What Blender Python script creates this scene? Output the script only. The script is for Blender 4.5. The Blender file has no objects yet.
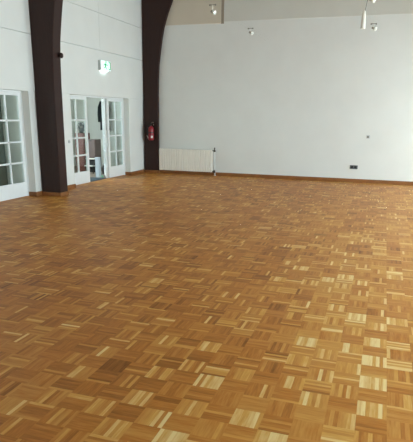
import bpy, bmesh, math, random
from mathutils import Vector, Matrix
random.seed(7)
C = bpy.context.scene.collection
PI = math.pi
D = 13.762                     # back wall
RW = 10.2                     # right wall
FR = -3.2                      # wall behind the camera
TX = -0.20                     # door plane inside the niches

# ---------------------------------------------------------------- materials
def lin(c):
    return tuple(((v/255)/12.92 if v/255 <= .04045 else ((v/255+.055)/1.055)**2.4) for v in c)
def rgba(c): return (*lin(c), 1)

def mat(name, col, rough=.5, metal=0, var=.06, scale=6, bump=0.0, bscale=60, spec=.5, emit=None, estr=0, stretch=None):
    m = bpy.data.materials.new(name); m.use_nodes = True
    nt = m.node_tree; N = nt.nodes; L = nt.links
    b = N['Principled BSDF']
    b.inputs['Roughness'].default_value = rough
    b.inputs['Metallic'].default_value = metal
    b.inputs['Specular IOR Level'].default_value = spec
    tc = N.new('ShaderNodeTexCoord'); mp = N.new('ShaderNodeMapping')
    if stretch: mp.inputs['Scale'].default_value = stretch
    L.new(tc.outputs['Object'], mp.inputs['Vector'])
    nz = N.new('ShaderNodeTexNoise'); nz.inputs['Scale'].default_value = scale
    nz.inputs['Detail'].default_value = 4
    L.new(mp.outputs[0], nz.inputs['Vector'])
    rp = N.new('ShaderNodeValToRGB')
    l = lin(col)
    rp.color_ramp.elements[0].position = .3; rp.color_ramp.elements[1].position = .7
    rp.color_ramp.elements[0].color = (*[v*(1-var) for v in l], 1)
    rp.color_ramp.elements[1].color = (*[min(1, v*(1+var)) for v in l], 1)
    L.new(nz.outputs['Fac'], rp.inputs['Fac']); L.new(rp.outputs['Color'], b.inputs['Base Color'])
    if bump:
        n2 = N.new('ShaderNodeTexNoise'); n2.inputs['Scale'].default_value = bscale; n2.inputs['Detail'].default_value = 3
        L.new(tc.outputs['Object'], n2.inputs['Vector'])
        bp = N.new('ShaderNodeBump'); bp.inputs['Strength'].default_value = bump; bp.inputs['Distance'].default_value = .004
        L.new(n2.outputs['Fac'], bp.inputs['Height']); L.new(bp.outputs[0], b.inputs['Normal'])
    if emit:
        b.inputs['Emission Color'].default_value = rgba(emit); b.inputs['Emission Strength'].default_value = estr
    return m

def glass_mat():
    m = bpy.data.materials.new('clear_pane'); m.use_nodes = True
    nt = m.node_tree; N = nt.nodes; L = nt.links
    N.remove(N['Principled BSDF'])
    t = N.new('ShaderNodeBsdfTransparent'); t.inputs['Color'].default_value = (.93, .96, .95, 1)
    g = N.new('ShaderNodeBsdfGlossy'); g.inputs['Roughness'].default_value = .03
    w = N.new('ShaderNodeLayerWeight'); w.inputs['Blend'].default_value = .5
    p = N.new('ShaderNodeMath'); p.operation = 'POWER'; p.inputs[1].default_value = 4; L.new(w.outputs['Facing'], p.inputs[0])
    f = N.new('ShaderNodeMath'); f.operation = 'MULTIPLY_ADD'; f.inputs[1].default_value = .5; f.inputs[2].default_value = .03; L.new(p.outputs[0], f.inputs[0])
    x = N.new('ShaderNodeMixShader')
    L.new(f.outputs[0], x.inputs[0]); L.new(t.outputs[0], x.inputs[1]); L.new(g.outputs[0], x.inputs[2])
    L.new(x.outputs[0], N['Material Output'].inputs['Surface'])
    return m

def parquet_mat():
    m = bpy.data.materials.new('mosaic_parquet'); m.use_nodes = True
    nt = m.node_tree; N = nt.nodes; L = nt.links
    b = N['Principled BSDF']
    a = N.new('ShaderNodeAttribute'); a.attribute_name = 'tone'
    uv = N.new('ShaderNodeUVMap'); uv.uv_map = 'grain'
    mp = N.new('ShaderNodeMapping'); mp.inputs['Scale'].default_value = (9, 75, 1)
    L.new(uv.outputs[0], mp.inputs['Vector'])
    nz = N.new('ShaderNodeTexNoise'); nz.inputs['Scale'].default_value = 1; nz.inputs['Detail'].default_value = 3
    L.new(mp.outputs[0], nz.inputs['Vector'])
    k = N.new('ShaderNodeMath'); k.operation = 'MULTIPLY_ADD'; k.inputs[1].default_value = .44; k.inputs[2].default_value = -.22
    L.new(nz.outputs['Fac'], k.inputs[0])
    s = N.new('ShaderNodeMath'); s.operation = 'ADD'; s.use_clamp = True
    L.new(a.outputs['Fac'], s.inputs[0]); L.new(k.outputs[0], s.inputs[1])
    rp = N.new('ShaderNodeValToRGB'); e = rp.color_ramp.elements
    e[0].position = 0; e[0].color = rgba(PQ[0])
    e[1].position = 1; e[1].color = rgba(PQ[3])
    for q, c in ((.36, PQ[1]), (.68, PQ[2])):
        n = e.new(q); n.color = rgba(c)
    L.new(s.outputs[0], rp.inputs['Fac']); L.new(rp.outputs['Color'], b.inputs['Base Color'])
    b.inputs['Roughness'].default_value = .46
    b.inputs['Specular IOR Level'].default_value = .20
    tc = N.new('ShaderNodeTexCoord')
    n2 = N.new('ShaderNodeTexNoise'); n2.inputs['Scale'].default_value = 9; L.new(tc.outputs['Object'], n2.inputs['Vector'])
    bp = N.new('ShaderNodeBump'); bp.inputs['Strength'].default_value = .12; bp.inputs['Distance'].default_value = .004
    L.new(n2.outputs['Fac'], bp.inputs['Height']); L.new(bp.outputs[0], b.inputs['Normal'])
    return m

PQ = [(130, 78, 30), (196, 126, 54), (222, 166, 84), (246, 216, 150)]
M = {}
M['white_wall'] = mat('white_plaster', (222, 224, 220), .85, bump=.25, bscale=70, var=.02, scale=2)
M['left_board'] = mat('beige_wallboard', (206, 197, 180), .8, bump=.15, bscale=50, var=.02, scale=2)
M['upper_board'] = mat('grey_wallboard', (208, 208, 200), .8, bump=.15, bscale=50, var=.02, scale=2)
M['seam_tone'] = mat('brown_grey_seam_shade', (150, 138, 122), .8, var=.03)
M['bin'] = mat('pale_grey_plastic_bin', (196, 204, 212), .5, var=.03)
M['door_white'] = mat('white_gloss_paint', (226, 230, 230), .4, var=.02)
M['dark_timber'] = mat('dark_stained_timber', (48, 28, 23), .5, spec=.3, var=.14, scale=3, stretch=(14, 14, 1), bump=.1)
M['skirting'] = mat('oak_skirting', (136, 86, 42), .45, var=.16, scale=5)
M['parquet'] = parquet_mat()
M['ceiling'] = mat('ceiling_boards', (112, 86, 60), .8, var=.1, scale=2, stretch=(1, 8, 1))
M['glass'] = glass_mat()
M['radiator'] = mat('cream_radiator_enamel', (238, 234, 224), .4, var=.02)
M['pipe'] = mat('white_painted_pipe', (218, 218, 214), .45, var=.02)
M['dark_metal'] = mat('dark_grey_metal', (70, 68, 64), .4, .6, var=.05)
M['steel'] = mat('brushed_steel', (190, 188, 180), .3, .9, var=.04)
M['lamp_white'] = mat('white_lacquer', (235, 233, 222), .3, var=.02)
M['lamp_grey'] = mat('grey_lacquer', (120, 118, 106), .4, var=.03)
M['red'] = mat('red_enamel', (138, 20, 34), .35, var=.06)
M['black'] = mat('black_plastic', (24, 24, 26), .5, var=.1)
M['label'] = mat('white_label', (225, 222, 214), .6, var=.03)
M['sign_face'] = mat('backlit_white_panel', (235, 255, 248), .4, var=.01, emit=(225, 255, 245), estr=.6)
M['sign_green'] = mat('backlit_green_print', (10, 150, 95), .4, var=.03, emit=(20, 200, 135), estr=.45)
M['sign_lens'] = mat('emergency_light_lens', (235, 255, 250), .3, var=.01, emit=(225, 255, 248), estr=5)
M['sign_body'] = mat('grey_sign_housing', (186, 192, 190), .5, var=.02)
M['socket'] = mat('anthracite_plastic', (86, 92, 94), .4, var=.04)
M['switch'] = mat('pale_grey_plastic', (186, 190, 190), .4, var=.03)
M['cloth'] = mat('black_cloth', (30, 33, 36), .9, var=.2, scale=9, bump=.3)
M['redwood'] = mat('red_brown_wood', (106, 56, 48), .5, var=.1, scale=3, stretch=(10, 10, 1))
M['greywood'] = mat('grey_brown_wood', (102, 84, 78), .5, var=.08, scale=3, stretch=(10, 10, 1))
M['mat'] = mat('blue_grey_fibre', (62, 76, 84), .95, var=.25, scale=60, bump=.4)
M['grey_floor'] = mat('grey_brown_vinyl', (142, 128, 116), .5, var=.06)
M['side_wall'] = mat('pale_grey_paint', (222, 222, 216), .85, var=.02)
M['grey_green'] = mat('grey_green_paint', (96, 108, 98), .6, var=.06)
M['green'] = mat('pale_green_plastic', (150, 205, 170), .5, var=.05)
M['fan'] = mat('dark_grey_plastic', (38, 42, 44), .45, var=.06)

# ---------------------------------------------------------------- mesh tools
class MB:
    def __init__(self): self.bm = bmesh.new()
    def box(self, x0, x1, y0, y1, z0, z1, bev=0):
        b = bmesh.new()
        bmesh.ops.create_cube(b, size=1)
        for v in b.verts:
            v.co = Vector(((x0+x1)/2 + v.co.x*(x1-x0), (y0+y1)/2 + v.co.y*(y1-y0), (z0+z1)/2 + v.co.z*(z1-z0)))
        if bev: bmesh.ops.bevel(b, geom=b.edges[:], offset=bev, segments=2, affect='EDGES', profile=.5)
        self.add(b); return self
    def add(self, b):
        me = bpy.data.meshes.new('tmp'); b.to_mesh(me); b.free(); self.bm.from_mesh(me); bpy.data.meshes.remove(me)
    def lathe(self, prof, at=(0, 0, 0), axis='Z', n=20):
        # prof: list of (radius, height); closed at both ends
        b = bmesh.new(); rings = []
        for r, h in prof:
            ring = []
            for k in range(n):
                a = 2*PI*k/n; p = (r*math.cos(a), r*math.sin(a), h)
                if axis == 'X': p = (p[2], p[0], p[1])
                if axis == 'Y': p = (p[1], p[2], p[0])
                ring.append(b.verts.new(Vector(p)+Vector(at)))
            rings.append(ring)
        for q in range(len(rings)-1):
            for k in range(n):
                b.faces.new((rings[q][k], rings[q][(k+1) % n], rings[q+1][(k+1) % n], rings[q+1][k]))
        b.faces.new(rings[0][::-1]); b.faces.new(rings[-1])
        for f in b.faces: f.smooth = len(f.verts) == 4
        bmesh.ops.recalc_face_normals(b, faces=b.faces[:])
        self.add(b); return self
    def tube(self, pts, r, n=10, closed=False):
        b = bmesh.new(); pts = [Vector(p) for p in pts]; rings = []; up = Vector((0, 0, 1))
        for i, p in enumerate(pts):
            if closed: t = pts[(i+1) % len(pts)]-pts[i-1]
            else: t = pts[min(i+1, len(pts)-1)]-pts[max(i-1, 0)]
            t.normalize()
            ref = up if abs(t.z) < .9 else Vector((1, 0, 0))
            u = t.cross(ref).normalized(); v = t.cross(u).normalized()
            rr = r[i] if isinstance(r, (list, tuple)) else r
            rings.append([b.verts.new(p+rr*(math.cos(2*PI*k/n)*u+math.sin(2*PI*k/n)*v)) for k in range(n)])
        m = len(rings)
        for q in range(m if closed else m-1):
            for k in range(n):
                f = b.faces.new((rings[q][k], rings[q][(k+1) % n], rings[(q+1) % m][(k+1) % n], rings[(q+1) % m][k])); f.smooth = True
        if not closed: b.faces.new(rings[0]); b.faces.new(rings[-1])
        bmesh.ops.recalc_face_normals(b, faces=b.faces[:])
        self.add(b); return self
    def prism(self, poly, y0, y1, plane='XZ', bev=0):
        b = bmesh.new()
        def P(u, v, w): return {'XZ': (u, w, v), 'YZ': (w, u, v), 'XY': (u, v, w)}[plane]
        A = [b.verts.new(P(u, v, y0)) for u, v in poly]; B = [b.verts.new(P(u, v, y1)) for u, v in poly]
        n = len(poly)
        for k in range(n): b.faces.new((A[k], A[(k+1) % n], B[(k+1) % n], B[k]))
        fa = b.faces.new(A); fb = b.faces.new(B[::-1])
        bmesh.ops.recalc_face_normals(b, faces=b.faces[:])
        if bev: bmesh.ops.bevel(b, geom=[e for e in b.edges if abs(e.calc_face_angle(0)) > .6], offset=bev, segments=2, affect='EDGES')
        self.add(b); return self
    def build(self, name, m, parent=None, shift=None, rot=None):
        if rot is not None: self.bm.transform(rot)
        if shift: bmesh.ops.translate(self.bm, verts=self.bm.verts[:], vec=shift)
        me = bpy.data.meshes.new(name); self.bm.to_mesh(me); self.bm.free()
        me.materials.append(M[m]); o = bpy.data.objects.new(name, me); C.objects.link(o)
        if parent: o.parent = parent
        return o
def tag(o, label, cat, group=None, kind=None):
    o['label'] = label; o['category'] = cat
    if group: o['group'] = group
    if kind: o['kind'] = kind
    return o
def thing(name, label, cat, loc=(0, 0, 0), rz=0, group=None, kind=None):
    o = bpy.data.objects.new(name, None); C.objects.link(o); o.location = loc; o.rotation_euler = (0, 0, rz)
    o.empty_display_size = .1
    return tag(o, label, cat, group, kind)
def copy_tree(o, parent=None):
    c = o.copy(); C.objects.link(c)
    if parent: c.parent = parent
    for ch in list(o.children): copy_tree(ch, c)
    return c

# ---------------------------------------------------------------- floor: mosaic parquet, every finger a face
T = .16; OX, OY = 6.36, 2.994; NS = 7
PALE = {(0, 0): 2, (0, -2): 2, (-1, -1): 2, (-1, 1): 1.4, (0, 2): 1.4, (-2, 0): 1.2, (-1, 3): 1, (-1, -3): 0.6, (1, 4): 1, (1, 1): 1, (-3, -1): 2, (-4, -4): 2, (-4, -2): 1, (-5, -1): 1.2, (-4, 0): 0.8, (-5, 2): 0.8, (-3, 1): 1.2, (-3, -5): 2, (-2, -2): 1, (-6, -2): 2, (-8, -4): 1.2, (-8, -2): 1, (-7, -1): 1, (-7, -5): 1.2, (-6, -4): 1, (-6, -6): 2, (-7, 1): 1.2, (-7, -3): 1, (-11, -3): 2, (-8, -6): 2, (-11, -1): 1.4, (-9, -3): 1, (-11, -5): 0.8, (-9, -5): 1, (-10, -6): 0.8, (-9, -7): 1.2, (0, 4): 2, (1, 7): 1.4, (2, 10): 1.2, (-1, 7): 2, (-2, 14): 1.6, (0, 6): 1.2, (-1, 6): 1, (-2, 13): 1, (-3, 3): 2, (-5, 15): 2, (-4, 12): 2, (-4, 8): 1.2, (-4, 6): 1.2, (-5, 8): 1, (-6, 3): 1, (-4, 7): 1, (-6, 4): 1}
def hall_floor():
    V = []; F = []; tone = []; U = []
    rnd = random.Random(11)
    i0, i1 = math.floor((-.24-OX)/T), math.ceil((RW-OX)/T); j0, j1 = math.floor((FR-OY)/T), math.ceil((D-OY)/T)
    batch = {}
    for i in range(i0, i1):
        for j in range(j0, j1):
            x0 = OX+i*T; y0 = OY+j*T
            bk = (i//3, j//3)
            if bk not in batch: batch[bk] = rnd.gauss(0, .022)
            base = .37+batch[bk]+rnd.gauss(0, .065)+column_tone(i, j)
            along_y = (i+j) % 2 == 0
            contrast = rnd.random()
            g = .03 + .07*contrast
            pale_share = .08 + (.30 if contrast > .80 else 0)
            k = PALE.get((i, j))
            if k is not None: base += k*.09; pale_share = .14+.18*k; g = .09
            for s in range(NS):
                a, b = s*T/NS, (s+1)*T/NS
                r = (x0+a, x0+b, y0, y0+T) if along_y else (x0, x0+T, y0+a, y0+b)
                xa, xb = max(r[0], -.24), min(r[1], RW); ya, yb = max(r[2], FR), min(r[3], D)
                t = base+rnd.gauss(0, g)
                if rnd.random() < pale_share: t += rnd.uniform(.12, .42)
                elif rnd.random() < .05: t -= rnd.uniform(.05, .12)
                if xb-xa < 1e-5 or yb-ya < 1e-5: continue
                n = len(V); V += [(xa, ya, 0), (xb, ya, 0), (xb, yb, 0), (xa, yb, 0)]
                F.append((n, n+1, n+2, n+3)); tone.append(min(max(t, 0), 1))
                o = rnd.uniform(0, 50); L = T; w = T/NS
                U += [(o, o), (o, o+w), (o+L, o+w), (o+L, o)] if along_y else [(o, o), (o+L, o), (o+L, o+w), (o, o+w)]
    me = bpy.data.meshes.new('floor'); me.from_pydata(V, [], F)
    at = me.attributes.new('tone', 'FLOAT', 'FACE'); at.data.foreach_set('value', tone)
    uv = me.uv_layers.new(name='grain'); uv.data.foreach_set('uv', [c for p in U for c in p])
    me.materials.append(M['parquet']); me.update()
    o = bpy.data.objects.new('floor', me); C.objects.link(o)
    return tag(o, 'glossy brown mosaic parquet floor in a basket weave of squares', 'floor', kind='structure')
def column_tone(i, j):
    # tone by zone, with the strip of paler panels laid in front of the right hand part of the end wall
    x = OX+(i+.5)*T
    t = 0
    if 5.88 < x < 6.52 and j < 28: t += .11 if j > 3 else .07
    elif x > 6.60: t += .04 + (.02 if j > 24 else 0)  # right side: reflected window light put into the tone, stronger near end wall
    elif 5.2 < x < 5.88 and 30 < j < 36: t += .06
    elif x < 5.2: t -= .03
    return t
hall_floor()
S = 'structure'
def st(name, label, cat, mb, m): return tag(mb.build(name, m), label, cat, kind=S)

# ---------------------------------------------------------------- walls
HD = 1.968
N1 = (5.93, 8.675); N2 = (10.08, 12.82)
b = MB()
for y0, y1 in ((FR, N1[0]), (N1[1], N2[0]), (N2[1], D)): b.box(-.24, -.018, y0, y1, -.02, HD-.008)
b.box(-.24, -.04, FR, D, HD, 5.2)                                     # core behind the board joints
b.box(-.041, 0, FR, D, HD, 2.952)
for y0, y1 in ((FR, N1[0]), (N1[1], N2[0]), (N2[1], D)): b.box(-.24, -.034, y0, y1, HD-.01, HD+.002)
for y0, y1 in ((FR, 7.3), (7.304, 11.398), (11.402, D)):
    for z0, z1 in ((2.968, 3.748), (3.755, 5.2)): b.box(-.041, 0, y0, y1, z0, z1)
st('wall_left', 'white left wall of wide boards with thin joints and two door niches', 'wall', b, 'white_wall')
b = MB()
b.box(-.24, RW+.24, D+.012, D+.25, -.02, 8.6)
b.box(0, RW, D, D+.013, 0, 2.485); b.box(0, RW, D, D+.013, 2.492, 8.6)
st('wall_back', 'white end wall behind the radiator', 'wall', b, 'white_wall')
b = MB(); b.box(.0, 2.16, D-.022, D+.001, 3.812, 8.4)
st('wall_back_upper', 'brownish grey board high on the end wall beside the far arch', 'wall', b, 'left_board')
b = MB(); b.box(2.225, RW, D-.014, D+.001, 3.848, 8.4)
st('wall_back_upper.001', 'long grey board high on the end wall above the lamps', 'wall', b, 'upper_board')
b = MB(); b.box(2.155, 2.23, D-.018, D+.001, 3.80, 8.4)  # strip in a darker colour for the shade in the board seam
st('seam_shade_1', 'narrow strip coloured as the shaded seam between the two grey boards high on the end wall', 'seam_shade', b, 'seam_tone')
WR = [(10.2, 12.9), (5.7, 8.8), (1.4, 4.4)]
WZ = (.12, 2.35)
b = MB(); ys = [FR]
for y0, y1 in sorted(WR): ys += [y0, y1]
ys.append(D)
for k in range(0, len(ys), 2): b.box(RW, RW+.25, ys[k], ys[k+1], -.02, WZ[1])
for y0, y1 in WR: b.box(RW, RW+.25, y0, y1, -.02, WZ[0])
b.box(RW, RW+.25, FR, D, WZ[1], 5.2)
st('wall_right', 'white window wall facing the doors', 'wall', b, 'white_wall')
b = MB(); b.box(-.24, RW+.25, FR-.25, FR, -.02, 8.6)
st('wall_front', 'white wall opposite the radiator wall', 'wall', b, 'white_wall')
for k, (y0, y1) in enumerate(WR):
    w = thing(f'window_{k+1}', 'white framed tall window in the window wall', 'window', (RW, y0, WZ[0]), kind=S, group='windows of the window wall')
    f = MB(); W = y1-y0; H = WZ[1]-WZ[0]
    for a in (0, W/3-.03, 2*W/3-.03, W-.06): f.box(.08, .14, a, a+.06, 0, H)
    f.box(.08, .14, 0, W, 0, .06); f.box(.08, .14, 0, W, H-.06, H)
    f.build('frame', 'door_white', w)
CX = RW/2
b = MB()
b.prism([(-.24, 5.1), (CX, 8.35), (RW+.24, 5.1), (RW+.24, 5.25), (CX, 8.55), (-.24, 5.25)], FR-.25, D+.25)
st('ceiling', 'pitched board ceiling above the arches', 'ceiling', b, 'ceiling')

# skirting boards
SK = .088
def skirt(name, label, boxes):
    b = MB()
    for q in boxes: b.box(*q, bev=.003)
    return st(name, label, 'skirting', b, 'skirting')
A1 = (8.85, 9.115); A2 = (13.64, D-.024)      # front and rear of the two arches
skirt('baseboard_left', 'short brown skirting between the near door niche and the near arch',
      [(-.02, .004, N1[1], A1[0]+.02, 0, SK), (-.19, .006, N1[1]-.016, N1[1], 0, SK)])
skirt('baseboard_left.001', 'brown skirting on the pier between near arch and open glazed door', [(-.02, .004, A1[1]-.02, N2[0], 0, SK)])
skirt('baseboard_left.002', 'brown skirting between the open glazed door and the far corner', [(-.02, .004, N2[1], A2[0]+.02, 0, SK), (-.17, .006, N2[1]-.016, N2[1], 0, SK)])
skirt('baseboard_back', 'long brown skirting along the foot of the end wall', [(.43, RW, D-.018, D, 0, SK)])
skirt('baseboard_right', 'brown skirting under the windows', [(RW-.018, RW, FR, D-.02, 0, SK)])

# ---------------------------------------------------------------- timber arches
inner = [(.42, 0), (.42, 1.3), (.424, 2.1), (.435, 2.5), (.455, 2.85), (.497, 3.15), (.545, 3.45), (.605, 3.74), (.70, 4.04), (.855, 4.40),
         (1.05, 4.72), (1.35, 5.08), (1.8, 5.48), (2.5, 5.95), (3.6, 6.5), (CX, 7.75)]
outer = [(CX, 8.33), (0.0, 5.08), (0.0, 0)]
poly = inner+[(2*CX-x, z) for x, z in reversed(inner[:-1])]+[(2*CX-.06, 0), (2*CX-.06, 5.06), (CX, 8.32), (.002, 5.06), (.002, 0)]
for nm, (y0, y1), lab in (('timber_arch', A1, 'dark brown curved timber arch standing between the two glazed doors'),
                          ('timber_arch', A2, 'dark brown curved timber arch in the far corner, carrying the fire extinguisher')):
    t = thing(nm, lab, 'arch', (.018 if y0 > 12 else 0, y0, 0), group='timber arches')
    b = MB(); b.prism(poly, 0, y1-y0, bev=.008); b.build('beam', 'dark_timber', t)
    for xx in (0, 2*CX-.416):
        b = MB(); e = .012
        b.box(xx+.002, xx+(.40 if xx == 0 else .35), -e, .006, 0, .075, bev=.003)
        if xx == 0: b.box(.402, .432, -e, y1-y0-(.02 if y0 > 12 else -.0), 0, .075, bev=.003)
        else: b.box(xx-.016, xx+.006, -e, y1-y0-(.02 if y0 > 12 else 0), 0, .075, bev=.003)
        b.build('foot_board', 'skirting', t)
b = MB(); b.lathe([(.025, 0), (.025, .02), (.042, .03), (.05, .05), (.045, .07), (.025, .082), (.004, .085)], axis='X')
t = tag(b.build('wall_knob', 'dark_timber'), 'small dark round knob on the inner edge of the near arch', 'knob'); t.location = (.434, 9.06, 2.61)

# ---------------------------------------------------------------- glazed doors
def leaf(root, y0, y1, swing=None, hinge_far=True):
    """white leaf with 2 x 4 panes over a solid bottom panel; local origin at the hinge"""
    W = y1-y0-.006
    f = MB(); th = .042
    def by(a, c, z0, z1, t=th, bv=.003): f.box(-t/2, t/2, a, c, z0, z1, bev=bv)
    st_, zt, zb = .078, 1.878, .285
    by(0, st_, .012, 1.935); by(W-st_, W, .012, 1.935)
    by(st_-.002, W-st_+.002, zt, 1.935); by(st_-.002, W-st_+.002, .012, zb)
    by(W/2-.016, W/2+.016, zb-.002, zt+.002, .034)
    for z in (1.437, 1.045, .657): by(st_-.002, W-st_+.002, z-.016, z+.016, .034)
    g = MB(); g.box(-.003, .003, st_, W-st_, zb, zt)
    o = f.build('leaf', 'door_white', root)
    p = g.build('glass', 'glass', o)
    if swing is None: o.location = (TX, y0+.003, 0)
    else:
        o.location = (TX-.03, y1-.02, 0); o.rotation_euler = (0, 0, swing)
    return o
def door(n, label, N, leaves, open_k=None, swing=0):
    t = thing(f'door_{n}', label, 'door', (0, 0, 0), kind=S)
    f = MB(); y0, y1 = N
    f.box(TX-.03, TX+.028, y0, y0+.022, 0, HD); f.box(TX-.03, TX+.028, y1-.022, y1, 0, HD); f.box(TX-.03, TX+.028, y0, y1, 1.938, HD)
    f.build('frame', 'door_white', t)
    for k, (a, c) in enumerate(leaves): leaf(t, a, c, swing if k == open_k else None)
    return t
door(1, 'closed white glazed door in the near niche, left of the near arch', N1, [(5.952, 6.86), (6.86, 7.77), (7.77, 8.655)])
# the middle leaf of the far door stands open into the side room (leaf points away from its hinge)
door(2, 'white glazed door with one leaf standing open, under the lit exit sign', N2, [(10.10, 11.005), (11.02, 11.935), (11.957, 12.80)], 1,
     math.atan2(.535, .845))

# ---------------------------------------------------------------- rooms behind the doors
b = MB()
b.box(-3.1, -.24, 5.2, 9.35, -.02, 0)
st('floor_side_room', 'grey floor seen through the near glazed door', 'floor', b, 'grey_floor')
b = MB(); b.box(-2.7, -.24, 9.45, 14.6, -.02, 0)
st('floor_side_room.001', 'grey brown floor seen through the open door leaf', 'floor', b, 'grey_floor')
b = MB(); b.box(-3.1, -.24, 9.35, 9.45, 0, 2.6); b.box(-3.2, -3.1, 5.2, 6.4, -.02, 2.6); b.box(-3.2, -3.1, 7.8, 9.45, -.02, 2.6); b.box(-3.2, -3.1, 6.4, 7.8, -.02, 1.0); b.box(-3.2, -3.1, 6.4, 7.8, 2.1, 2.6); b.box(-3.2, -.24, 5.1, 5.2, -.02, 2.6); b.box(-3.2, -.24, 5.1, 9.45, 2.6, 2.7)
st('wall_side_room', 'dim grey wall seen through the near glazed door', 'wall', b, 'side_wall')
b = MB(); b.box(-2.8, -.24, 14.5, 14.6, -.02, 2.6); b.box(-2.8, -.24, 9.45, 14.6, 2.6, 2.7)
SWN = (10.4, 12.1, .9, 2.2)
b.box(-2.8, -2.7, 9.45, SWN[0], -.02, 2.6); b.box(-2.8, -2.7, SWN[1], 14.6, -.02, 2.6)
b.box(-2.8, -2.7, SWN[0], SWN[1], -.02, SWN[2]); b.box(-2.8, -2.7, SWN[0], SWN[1], SWN[3], 2.6)
b.box(-.24, -.2, D+.2, 14.6, -.02, 2.6)
st('wall_side_room.001', 'pale grey wall behind the open door leaf', 'wall', b, 'side_wall')
w = thing('window_6', 'unseen white framed window added to light the near side room', 'window', (-3.2, 6.4, 1.0), kind=S)  # opening added out of view so daylight reaches the near side room
f = MB()
for a in (0, .67, 1.34): f.box(.02, .07, a, a+.06, 0, 1.1)
f.box(.02, .07, 0, 1.4, 0, .06); f.box(.02, .07, 0, 1.4, 1.04, 1.1); f.build('frame', 'door_white', w)
w = thing('window_5', 'unseen white framed window added to light the far side room', 'window', (-2.8, SWN[0], SWN[2]), kind=S)  # made-up opening, out of view, brightens the room behind the open leaf
f = MB(); W = SWN[1]-SWN[0]; H = SWN[3]-SWN[2]
for a in (0, W/2-.03, W-.06): f.box(.02, .07, a, a+.06, 0, H)
f.box(.02, .07, 0, W, 0, .06); f.box(.02, .07, 0, W, H-.06, H); f.build('frame', 'door_white', w)

# near side room: cupboard and shelf against its far wall
t = thing('tall_cupboard', 'tall grey green cupboard behind the near glazed door', 'cupboard', (-1.345, 9.14, 0))
b = MB(); b.box(-.15, .15, -.2, .2, 0, 2.1, bev=.004); b.build('body', 'grey_green', t)
b = MB(); b.box(-.14, .14, -.22, -.2, .06, 2.07, bev=.003); o = b.build('door', 'grey_green', t)
b = MB(); b.lathe([(.006, 0), (.006, .02), (.012, .025), (.012, .035)], (.11, -.255, 1.05), 'Y', 10); b.build('knob', 'steel', o)
t = thing('low_shelf', 'low white shelf left of the tall grey green cupboard', 'shelf', (-1.86, 9.12, 0))
for x in (-.30, .30): b = MB(); b.box(x-.012, x+.012, -.18, .18, 0, .52, bev=.002); b.build('side_panel', 'grey_green', t)
for z in (.08, .50): b = MB(); b.box(-.31, .31, -.19, .18, z, z+.025, bev=.002); b.build('shelf_board', 'lamp_white', t)
b = MB(); b.box(-.26, .26, -.15, .14, 0, .20, bev=.012); b.box(-.28, .28, -.165, .155, .17, .215, bev=.01)
t = tag(b.build('storage_box', 'black'), 'dark storage box standing on the low shelf behind the near glazed door', 'box'); t.location = (-1.86, 9.12, .526)

# far side room
t = thing('wooden_cabinet', 'red brown cabinet carrying the dark round fan', 'cabinet', (-1.735, 13.3, 0))
b = MB(); b.box(-.145, .145, -.15, .17, .03, 1.05, bev=.004); b.box(-.13, .13, -.13, .15, 0, .035); b.build('body', 'redwood', t)
b = MB(); b.box(-.13, .13, -.168, -.151, .07, 1.02, bev=.004); o = b.build('door', 'redwood', t)
b = MB(); b.lathe([(.005, 0), (.012, .01), (.012, .018)], (.10, -.186, .6), 'Y', 10); b.build('knob', 'dark_metal', o)
t = thing('table_fan', 'dark round fan on top of the red brown cabinet', 'fan', (-1.735, 13.3, 1.05))
b = MB(); b.lathe([(.07, 0), (.07, .008), (.03, .016), (.012, .022), (.012, .05)], n=20); b.build('base', 'fan', t)
b = MB()
cz = .165
b.tube([(.125*math.cos(2*PI*k/28), -.03, cz+.125*math.sin(2*PI*k/28)) for k in range(28)], .006, 6, True)
b.tube([(.125*math.cos(2*PI*k/28), .03, cz+.125*math.sin(2*PI*k/28)) for k in range(28)], .006, 6, True)
for k in range(20):
    a = 2*PI*k/20
    for y in (-.03, .03):
        b.tube([(.03*math.cos(a), y*1.4, cz+.03*math.sin(a)), (.125*math.cos(a), y, cz+.125*math.sin(a))], .0025, 4)
b.build('guard', 'fan', t)
b = MB()
for k in range(4):
    a = 2*PI*k/4+.4; ca, sa = math.cos(a), math.sin(a)
    pts = [(.02, -.02), (.07, -.055), (.11, -.035), (.112, .03), (.06, .045), (.02, .02)]
    poly2 = [(u*ca-v*sa, cz+u*sa+v*ca) for u, v in pts]
    b.prism(poly2, -.006, .004)
b.build('blade_rotor', 'fan', t)
b = MB(); b.lathe([(.02, -.045), (.033, -.04), (.035, .04), (.05, .045), (.045, .12), (.02, .13)], (0, 0, cz), 'Y', 16); b.build('motor', 'lamp_grey', t)
b = MB(); b.tube([(0, .06, cz-.04), (0, .05, .07), (0, 0, .04)], .012, 8); b.build('stem', 'fan', t)
t = thing('wooden_cabinet', 'low grey brown cupboard seen through the open door leaf', 'cabinet', (-1.385, 13.3, 0))
b = MB(); b.box(-.15, .14, -.14, .16, 0, .89, bev=.004); b.build('body', 'greywood', t)
b = MB(); b.box(-.14, .13, -.157, -.141, .03, .87, bev=.003); o = b.build('door', 'greywood', t)
b = MB(); b.box(-.035, .035, -.172, -.156, .845, .866, bev=.004); b.build('handle', 'black', o)
t = thing('step_stool', 'small white two step stool in front of the grey brown cupboard', 'stool', (-1.245, 12.85, 0))
for sx in (-1, 1):
    b = MB(); b.tube([(sx*.12, -.08, 0), (sx*.12, -.08, .2), (sx*.12, .05, .38)], .011, 8); b.build('leg', 'dark_metal', t)
    b = MB(); b.tube([(sx*.12, .13, 0), (sx*.12, .05, .38)], .011, 8); b.build('leg', 'dark_metal', t)
b = MB(); b.box(-.112, .112, .06, .075, .02, .36); b.build('back_panel', 'black', t)
b = MB(); b.box(-.13, .13, -.03, .12, .375, .40, bev=.008); b.build('step', 'lamp_white', t)
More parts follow.
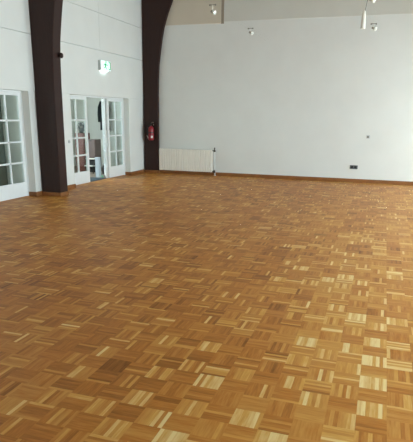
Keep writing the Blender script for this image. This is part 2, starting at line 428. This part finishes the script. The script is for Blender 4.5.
b = MB(); b.box(-.13, .13, -.12, .02, .19, .215, bev=.008); b.build('step', 'lamp_white', t)
b = MB(); b.prism([(-.058, 0), (.058, 0), (.054, .50), (-.054, .50)], -.05, .05, bev=.006)
t = thing('waste_bin', 'slim white bin just inside the open door leaf', 'bin', (-.555, 12.05, 0)); b.build('body', 'bin', t)
b = MB(); b.box(-.060, .060, -.056, .056, .485, .51, bev=.004); b.build('lid', 'bin', t)
b = MB(); b.prism([(-.05, 0), (.05, 0), (.046, .16), (.03, .24), (-.03, .24), (-.046, .16)], -.04, .04, bev=.01)
t = thing('small_bag', 'small black bag on the floor beside the open door leaf', 'bag', (-.80, 12.80, 0), .2); b.build('body', 'black', t)
b = MB(); b.tube([(-.025, 0, .235), (-.02, 0, .28), (0, 0, .295), (.02, 0, .28), (.025, 0, .235)], .006, 8); b.build('handle', 'black', t)
b = MB(); b.tube([(-.06, 0, .03), (-.02, 0, .03), (.03, 0, .03), (.045, 0, .026), (.055, 0, .02), (.085, 0, .02)], [.012, .03, .03, .025, .012, .012], 12)
t = tag(b.build('plastic_bottle', 'green'), 'pale green bottle lying on the floor beside the slim white bin', 'bottle'); t.location = (-.42, 12.01, .004); t.rotation_euler = (0, 0, 2.13)
b = MB(); b.box(-.90, -.25, 11.03, 11.91, 0, .012, bev=.004)
tag(b.build('doormat', 'mat'), 'blue grey doormat behind the open door leaf', 'doormat')
b = MB(); b.prism([(-.05, 0), (.05, 0), (.05, 1.15), (-.05, 1.15)], -.02, .02, bev=.003)
t = tag(b.build('slim_board', 'grey_green'), 'slim grey green board leaning behind the left door leaf', 'board'); t.location = (-2.45, 14.30, 0); t.rotation_euler = (-.12, 0, 0)
# coat on a wall hook
def coat():
    t = thing('hanging_coat', 'long black coat hanging on the wall behind the open door leaf', 'coat', (-1.60, 14.38, 1.11))
    t.scale = (1.12, 1, 1.05)
    bm = bmesh.new(); rows = 22; n = 28; rings = []
    for q in range(rows):
        h = q/(rows-1); z = .88*h
        rx = .135-.02*h if h < .72 else .12*(1-((h-.72)/.28)**2*.75)+.003
        ry = .06 if h < .8 else .06*(1-((h-.8)/.2)**2*.6)
        ring = []
        for k in range(n):
            a = 2*PI*k/n; w = 1+.09*(1-h)*math.sin(5*a+1)+.05*math.sin(9*a+h*3)
            ring.append(bm.verts.new((rx*w*math.cos(a), ry*w*math.sin(a), z)))
        rings.append(ring)
    for q in range(rows-1):
        for k in range(n):
            f = bm.faces.new((rings[q][k], rings[q][(k+1) % n], rings[q+1][(k+1) % n], rings[q+1][k])); f.smooth = True
    bm.faces.new(rings[0][::-1]); bm.faces.new(rings[-1])
    b = MB(); b.add(bm); b.build('body', 'cloth', t)
    for s in (-1, 1):
        b = MB(); b.tube([(s*.085, -.02, .78), (s*.13, -.035, .62), (s*.14, -.05, .42), (s*.135, -.05, .22)], [.03, .042, .04, .036], 12); b.build('sleeve', 'cloth', t)
    b = MB(); b.tube([(0, .0, .86), (0, .01, .91), (0, .07, .91)], .004, 6); b.build('loop', 'cloth', t)
    b = MB(); b.lathe([(.02, 0), (.02, .01), (.008, .014), (.008, .09), (.016, .1), (.012, .108)][::1], (0, 0, 0), 'Y', 12)
    h = tag(b.build('coat_hook', 'dark_metal', rot=Matrix.Rotation(PI, 4, 'Z')), 'dark metal hook carrying the long black coat', 'hook'); h.location = (-1.60, 14.5, 2.062)
coat()

# ---------------------------------------------------------------- radiator
t = thing('radiator', 'cream column radiator on the end wall beside the far arch', 'radiator', (.453, D, .09))
n = 22; RWd = 1.555; p = RWd/n
for k in range(n):
    b = MB(); x = p*(k+.5)
    b.box(x-p*.44, x+p*.44, -.115, -.04, .0, .59, bev=.014); b.box(x-p*.5, x+p*.5, -.096, -.050, .012, .578)
    b.build('section', 'radiator', t)
for xx in (.22, 1.36):
    b = MB(); b.box(xx-.015, xx+.015, -.045, -.001, .44, .47); b.build('bracket', 'radiator', t)
    b = MB(); b.box(xx-.015, xx+.015, -.045, -.001, .10, .13); b.build('bracket', 'radiator', t)
b = MB(); b.tube([(RWd-.005, -.077, .575), (RWd+.035, -.077, .575)], .014, 10); b.lathe([(.02, -.03), (.03, -.02), (.03, .004), (.016, .014), (.013, .05), (.019, .055), (.019, .075), (.006, .082)], (RWd+.055, -.077, .575), 'Z', 14)
b.build('valve', 'dark_metal', t)
b = MB(); b.tube([(RWd+.055, -.077, .55), (RWd+.055, -.077, .04)], .017, 10); b.build('riser_pipe', 'pipe', t)
b = MB(); b.tube([(RWd-.005, -.077, .022), (RWd+.055, -.077, .022)], .014, 10); b.lathe([(.014, -.02), (.026, -.015), (.03, .02), (.026, .055), (.016, .06)], (RWd+.055, -.077, .0), 'Z', 14); b.build('return_valve', 'dark_metal', t)
b = MB(); b.tube([(RWd+.075, -.077, .0), (RWd+.075, -.077, -.09)], .013, 10); b.lathe([(.03, -.09), (.03, -.08), (.016, -.075), (.014, -.07)], (RWd+.075, -.077, 0), 'Z', 14); b.build('supply_pipe', 'pipe', t)

# ---------------------------------------------------------------- fire extinguisher on the far arch
t = thing('fire_extinguisher', 'red fire extinguisher hung on the far dark arch', 'fire extinguisher', (.275, A2[0]-.095, .895))
b = MB(); b.lathe([(.045, 0), (.07, .008), (.078, .03), (.078, .30), (.072, .335), (.05, .362), (.024, .375), (.024, .385)], n=24); b.build('cylinder', 'red', t)
b = MB(); b.lathe([(.022, .38), (.026, .385), (.026, .41), (.016, .415), (.016, .43)], n=14); b.tube([(0, 0, .425), (.05, -.02, .455), (.085, -.03, .44)], .009, 8)
b.build('valve_head', 'dark_metal', t)
b = MB(); b.tube([(0, 0, .43), (.05, -.02, .48), (.09, -.03, .475)], .008, 8); b.tube([(.085, -.028, .43), (.09, -.03, .40)], .008, 8); b.build('lever', 'steel', t)
b = MB(); b.tube([(-.02, 0, .40), (-.07, -.01, .40), (-.10, -.02, .34), (-.105, -.02, .22), (-.10, -.025, .13), (-.088, -.03, .07)], .011, 8); b.build('hose', 'black', t)
b = MB(); b.tube([(-.112, -.025, .135), (-.095, -.03, .10), (-.075, -.035, .055)], [.012, .014, .016], 8); b.build('nozzle', 'steel', t)
b = MB()
bm = bmesh.new()
def arc_patch(bm, r, a0, a1, z0, z1, n=8):
    A = []
    for k in range(n+1):
        a = a0+(a1-a0)*k/n
        A.append([bm.verts.new((r*math.cos(a), r*math.sin(a), z)) for z in (z0, z1)])
    for k in range(n): bm.faces.new((A[k][0], A[k+1][0], A[k+1][1], A[k][1]))
arc_patch(bm, .0786, -1.25, -.55, .065, .125); b.add(bm); o = b.build('label', 'label', t); o['label'] = 'small white label'
b = MB(); b.box(-.02, .02, .07, .094, .06, .34); b.lathe([(.081, .20), (.081, .225)], n=24); o = b.build('bracket', 'dark_metal', t)
b = MB(); 

# ---------------------------------------------------------------- exit sign
SY0, SY1, SZ0, SZ1, SD = 11.28, 11.735, 2.525, 2.75, .075
t = thing('exit_sign', 'lit white and green exit sign above the far glazed door', 'sign', (0, SY0, SZ0))
W = SY1-SY0; H = SZ1-SZ0
b = MB(); b.box(.0005, SD-.006, 0, W, .012, H, bev=.004); b.build('housing', 'sign_body', t)
b = MB(); b.box(SD-.006, SD, .006, W-.006, .018, H-.006, bev=.001); b.build('face', 'sign_face', t)
b = MB(); b.box(.006, SD-.022, .07, W-.10, 0, .012, bev=.003); b.build('lens', 'sign_lens', t)
# running figure, arrow and doorway (y runs to the right as seen from the room)
b = MB(); x0, x1 = SD-.001, SD+.002
def fig(pts): b.prism([(.245+(u-.22)*1.22, .120+(v-.11)*1.12) for u, v in pts], x0, x1, 'YZ')
fig([(.215+.021*math.cos(2*PI*k/14), .176+.021*math.sin(2*PI*k/14)) for k in range(14)])
fig([(.165, .155), (.215, .150), (.200, .085), (.165, .092)])
fig([(.205, .150), (.255, .128), (.275, .145), (.282, .135), (.255, .108), (.200, .128)])
fig([(.172, .155), (.125, .132), (.112, .105), (.124, .100), (.136, .122), (.175, .135)])
fig([(.198, .092), (.235, .075), (.240, .038), (.222, .036), (.216, .064), (.178, .080)])
fig([(.170, .096), (.186, .086), (.160, .058), (.115, .050), (.112, .064), (.150, .072)])
fig([(.312, .04), (.385, .04), (.385, .19), (.312, .19), (.312, .172), (.360, .172), (.360, .058), (.312, .058)])
b.build('pictogram', 'sign_green', t)

# ---------------------------------------------------------------- sockets and switches
t = thing('double_socket', 'dark grey double power socket low on the end wall', 'socket', (5.70, D, .376))
b = MB(); b.box(-.095, .095, -.012, 0, -.046, .046, bev=.004); b.build('plate', 'socket', t)
for s in (-1, 1):
    b = MB(); b.lathe([(.030, -.014), (.030, -.0118), (.026, -.0118), (.024, -.0125), (.002, -.0125)], (s*.042, 0, 0), 'Y', 20); o = b.build('outlet', 'black', t)
t = thing('light_switch', 'small pale grey switch on the end wall above the socket', 'switch', (5.975, D, 1.12))
b = MB(); b.box(-.040, .040, -.010, 0, -.040, .040, bev=.004); b.build('plate', 'switch', t)
b = MB(); b.box(-.024, .020, -.017, -.009, -.026, .02, bev=.003); b.build('rocker', 'lamp_grey', t)
t = thing('light_switch', 'small round switch on the pier left of the open glazed door', 'switch', (-.018, 9.944, 1.0))
b = MB(); b.lathe([(.038, 0), (.038, .006), (.034, .012), (.02, .014)], axis='X', n=20); b.build('plate', 'switch', t)
b = MB(); b.lathe([(.016, .013), (.015, .024), (.008, .026)], axis='X', n=14); b.build('knob', 'switch', t)

# ---------------------------------------------------------------- cable spotlights
LZ = 3.37
for x, lab in ((3.385, 'thin lighting cable above the left pair of spotlights'), (5.94, 'thin lighting cable above the right pair of spotlights')):
    t = thing('lighting_cable', lab, 'cable', (x, 0, LZ), group='lighting cables')
    for s in (-1, 1):
        b = MB(); b.tube([(s*.05, FR, 0), (s*.05, 3, 0), (s*.05, 9, 0), (s*.05, D, 0)], .0006, 6); b.build('wire', 'lamp_grey', t)
def spot(loc, lab, drop=.07, lean=.35, rz=0):
    t = thing('cable_spotlight', lab, 'spotlight', loc, rz, 'cable spotlights')
    b = MB(); b.tube([(-.062, 0, .004), (.062, 0, .004)], .007, 8)
    for s in (-1, 1): b.lathe([(.011, -.012), (.011, .014)], (s*.05, 0, .0), 'Z', 10)
    b.build('crossbar', 'lamp_grey', t)
    b = MB(); b.tube([(0, 0, .0), (0, 0, -drop)], .008, 8); b.build('stem', 'lamp_white', t)
    b = MB(); b.lathe([(.016, -.012), (.026, .002), (.034, .03), (.036, .052), (.030, .052), (.02, .035)], (0, 0, 0), 'X', 18)
    h = b.build('head', 'lamp_white', t); h.location = (0.006, 0, -drop-.02); h.rotation_euler = (0, lean, -.5)
    b = MB(); b.lathe([(.012, -.04), (.022, -.036), (.022, -.012), (.016, -.011)], (0, 0, 0), 'X', 14); b.build('rear_cap', 'lamp_grey', h)
    b = MB(); b.lathe([(.012, .034), (.022, .040), (.012, .044)], (0, 0, 0), 'X', 14); b.build('bulb', 'steel', h)
    return t
spot((3.37, 9.27, LZ), 'white cable spotlight high at the left, nearest the far arch', .085)
spot((5.95, 9.27, LZ+.03), 'white cable spotlight at the top edge, above the slim hanging lamp', .05)
spot((3.405, 11.83, LZ), 'small cable spotlight hanging alone before the middle of the end wall', .06)
spot((5.93, 11.83, LZ), 'small cable spotlight just right of the slim hanging lamp', .06)
t = thing('pendant_lamp', 'slim white tubular lamp hanging on a thin cord', 'lamp', (5.862, 9.27, 0))
b = MB(); b.tube([(.045, 0, LZ), (.03, 0, LZ-.06), (.012, 0, LZ-.20)], .006, 8); b.build('cord', 'lamp_grey', t)
b = MB(); b.lathe([(.012, LZ-.19), (.018, LZ-.20), (.028, LZ-.25), (.036, LZ-.44), (.037, LZ-.455), (.03, LZ-.455), (.028, LZ-.44)], n=20); b.build('shade', 'lamp_white', t)
b = MB(); b.lathe([(.016, LZ-.45), (.024, LZ-.44)], n=14); b.build('bulb', 'steel', t)

# ---------------------------------------------------------------- daylight
w = bpy.data.worlds.new('overcast'); bpy.context.scene.world = w; w.use_nodes = True
bg = w.node_tree.nodes['Background']; bg.inputs['Color'].default_value = (.76, .925, .985, 1); bg.inputs['Strength'].default_value = 20.0
def portal(loc, sx, sy, rot):
    l = bpy.data.lights.new('window_light', 'AREA'); l.shape = 'RECTANGLE'; l.size = sx; l.size_y = sy; l.cycles.is_portal = True
    o = bpy.data.objects.new('window_light', l); o.location = loc; o.rotation_euler = rot; C.objects.link(o)
for y0, y1 in WR: portal((RW+.2, (y0+y1)/2, sum(WZ)/2), WZ[1]-WZ[0], y1-y0, (0, PI/2, 0))
portal((-3.17, 7.1, 1.55), 1.1, 1.4, (0, -PI/2, 0))
portal((-2.77, (SWN[0]+SWN[1])/2, (SWN[2]+SWN[3])/2), SWN[3]-SWN[2], SWN[1]-SWN[0], (0, -PI/2, 0))

# ---------------------------------------------------------------- camera
f, pitch, roll, yaw, cx, h, cy = 522.13, .2829, .0136, -.3161, 6.3549, 1.5715, 267.28
cp, sp, cw, sw = math.cos(pitch), math.sin(pitch), math.cos(yaw), math.sin(yaw)
fwd = Vector((sw*cp, cw*cp, -sp)); right = Vector((cw, -sw, 0)); up = right.cross(fwd)
r2 = math.cos(roll)*right+math.sin(roll)*up; u2 = -math.sin(roll)*right+math.cos(roll)*up
cam = bpy.data.cameras.new('camera'); co = bpy.data.objects.new('camera', cam); C.objects.link(co)
m = Matrix((r2, u2, -fwd)).transposed().to_4x4(); m.translation = (cx, 0, h); co.matrix_world = m
cam.sensor_fit = 'HORIZONTAL'; cam.sensor_width = 36; cam.lens = f*36/413; cam.shift_y = (cy-221)/413
cam.clip_start = .05
sc = bpy.context.scene; sc.camera = co
vs = sc.view_settings; vs.view_transform = 'Standard'; vs.look = 'None'; vs.gamma = 1; vs.use_curve_mapping = False; vs.exposure = 0.0
sc.cycles.max_bounces = 14; sc.cycles.diffuse_bounces = 8; sc.cycles.transparent_max_bounces = 12
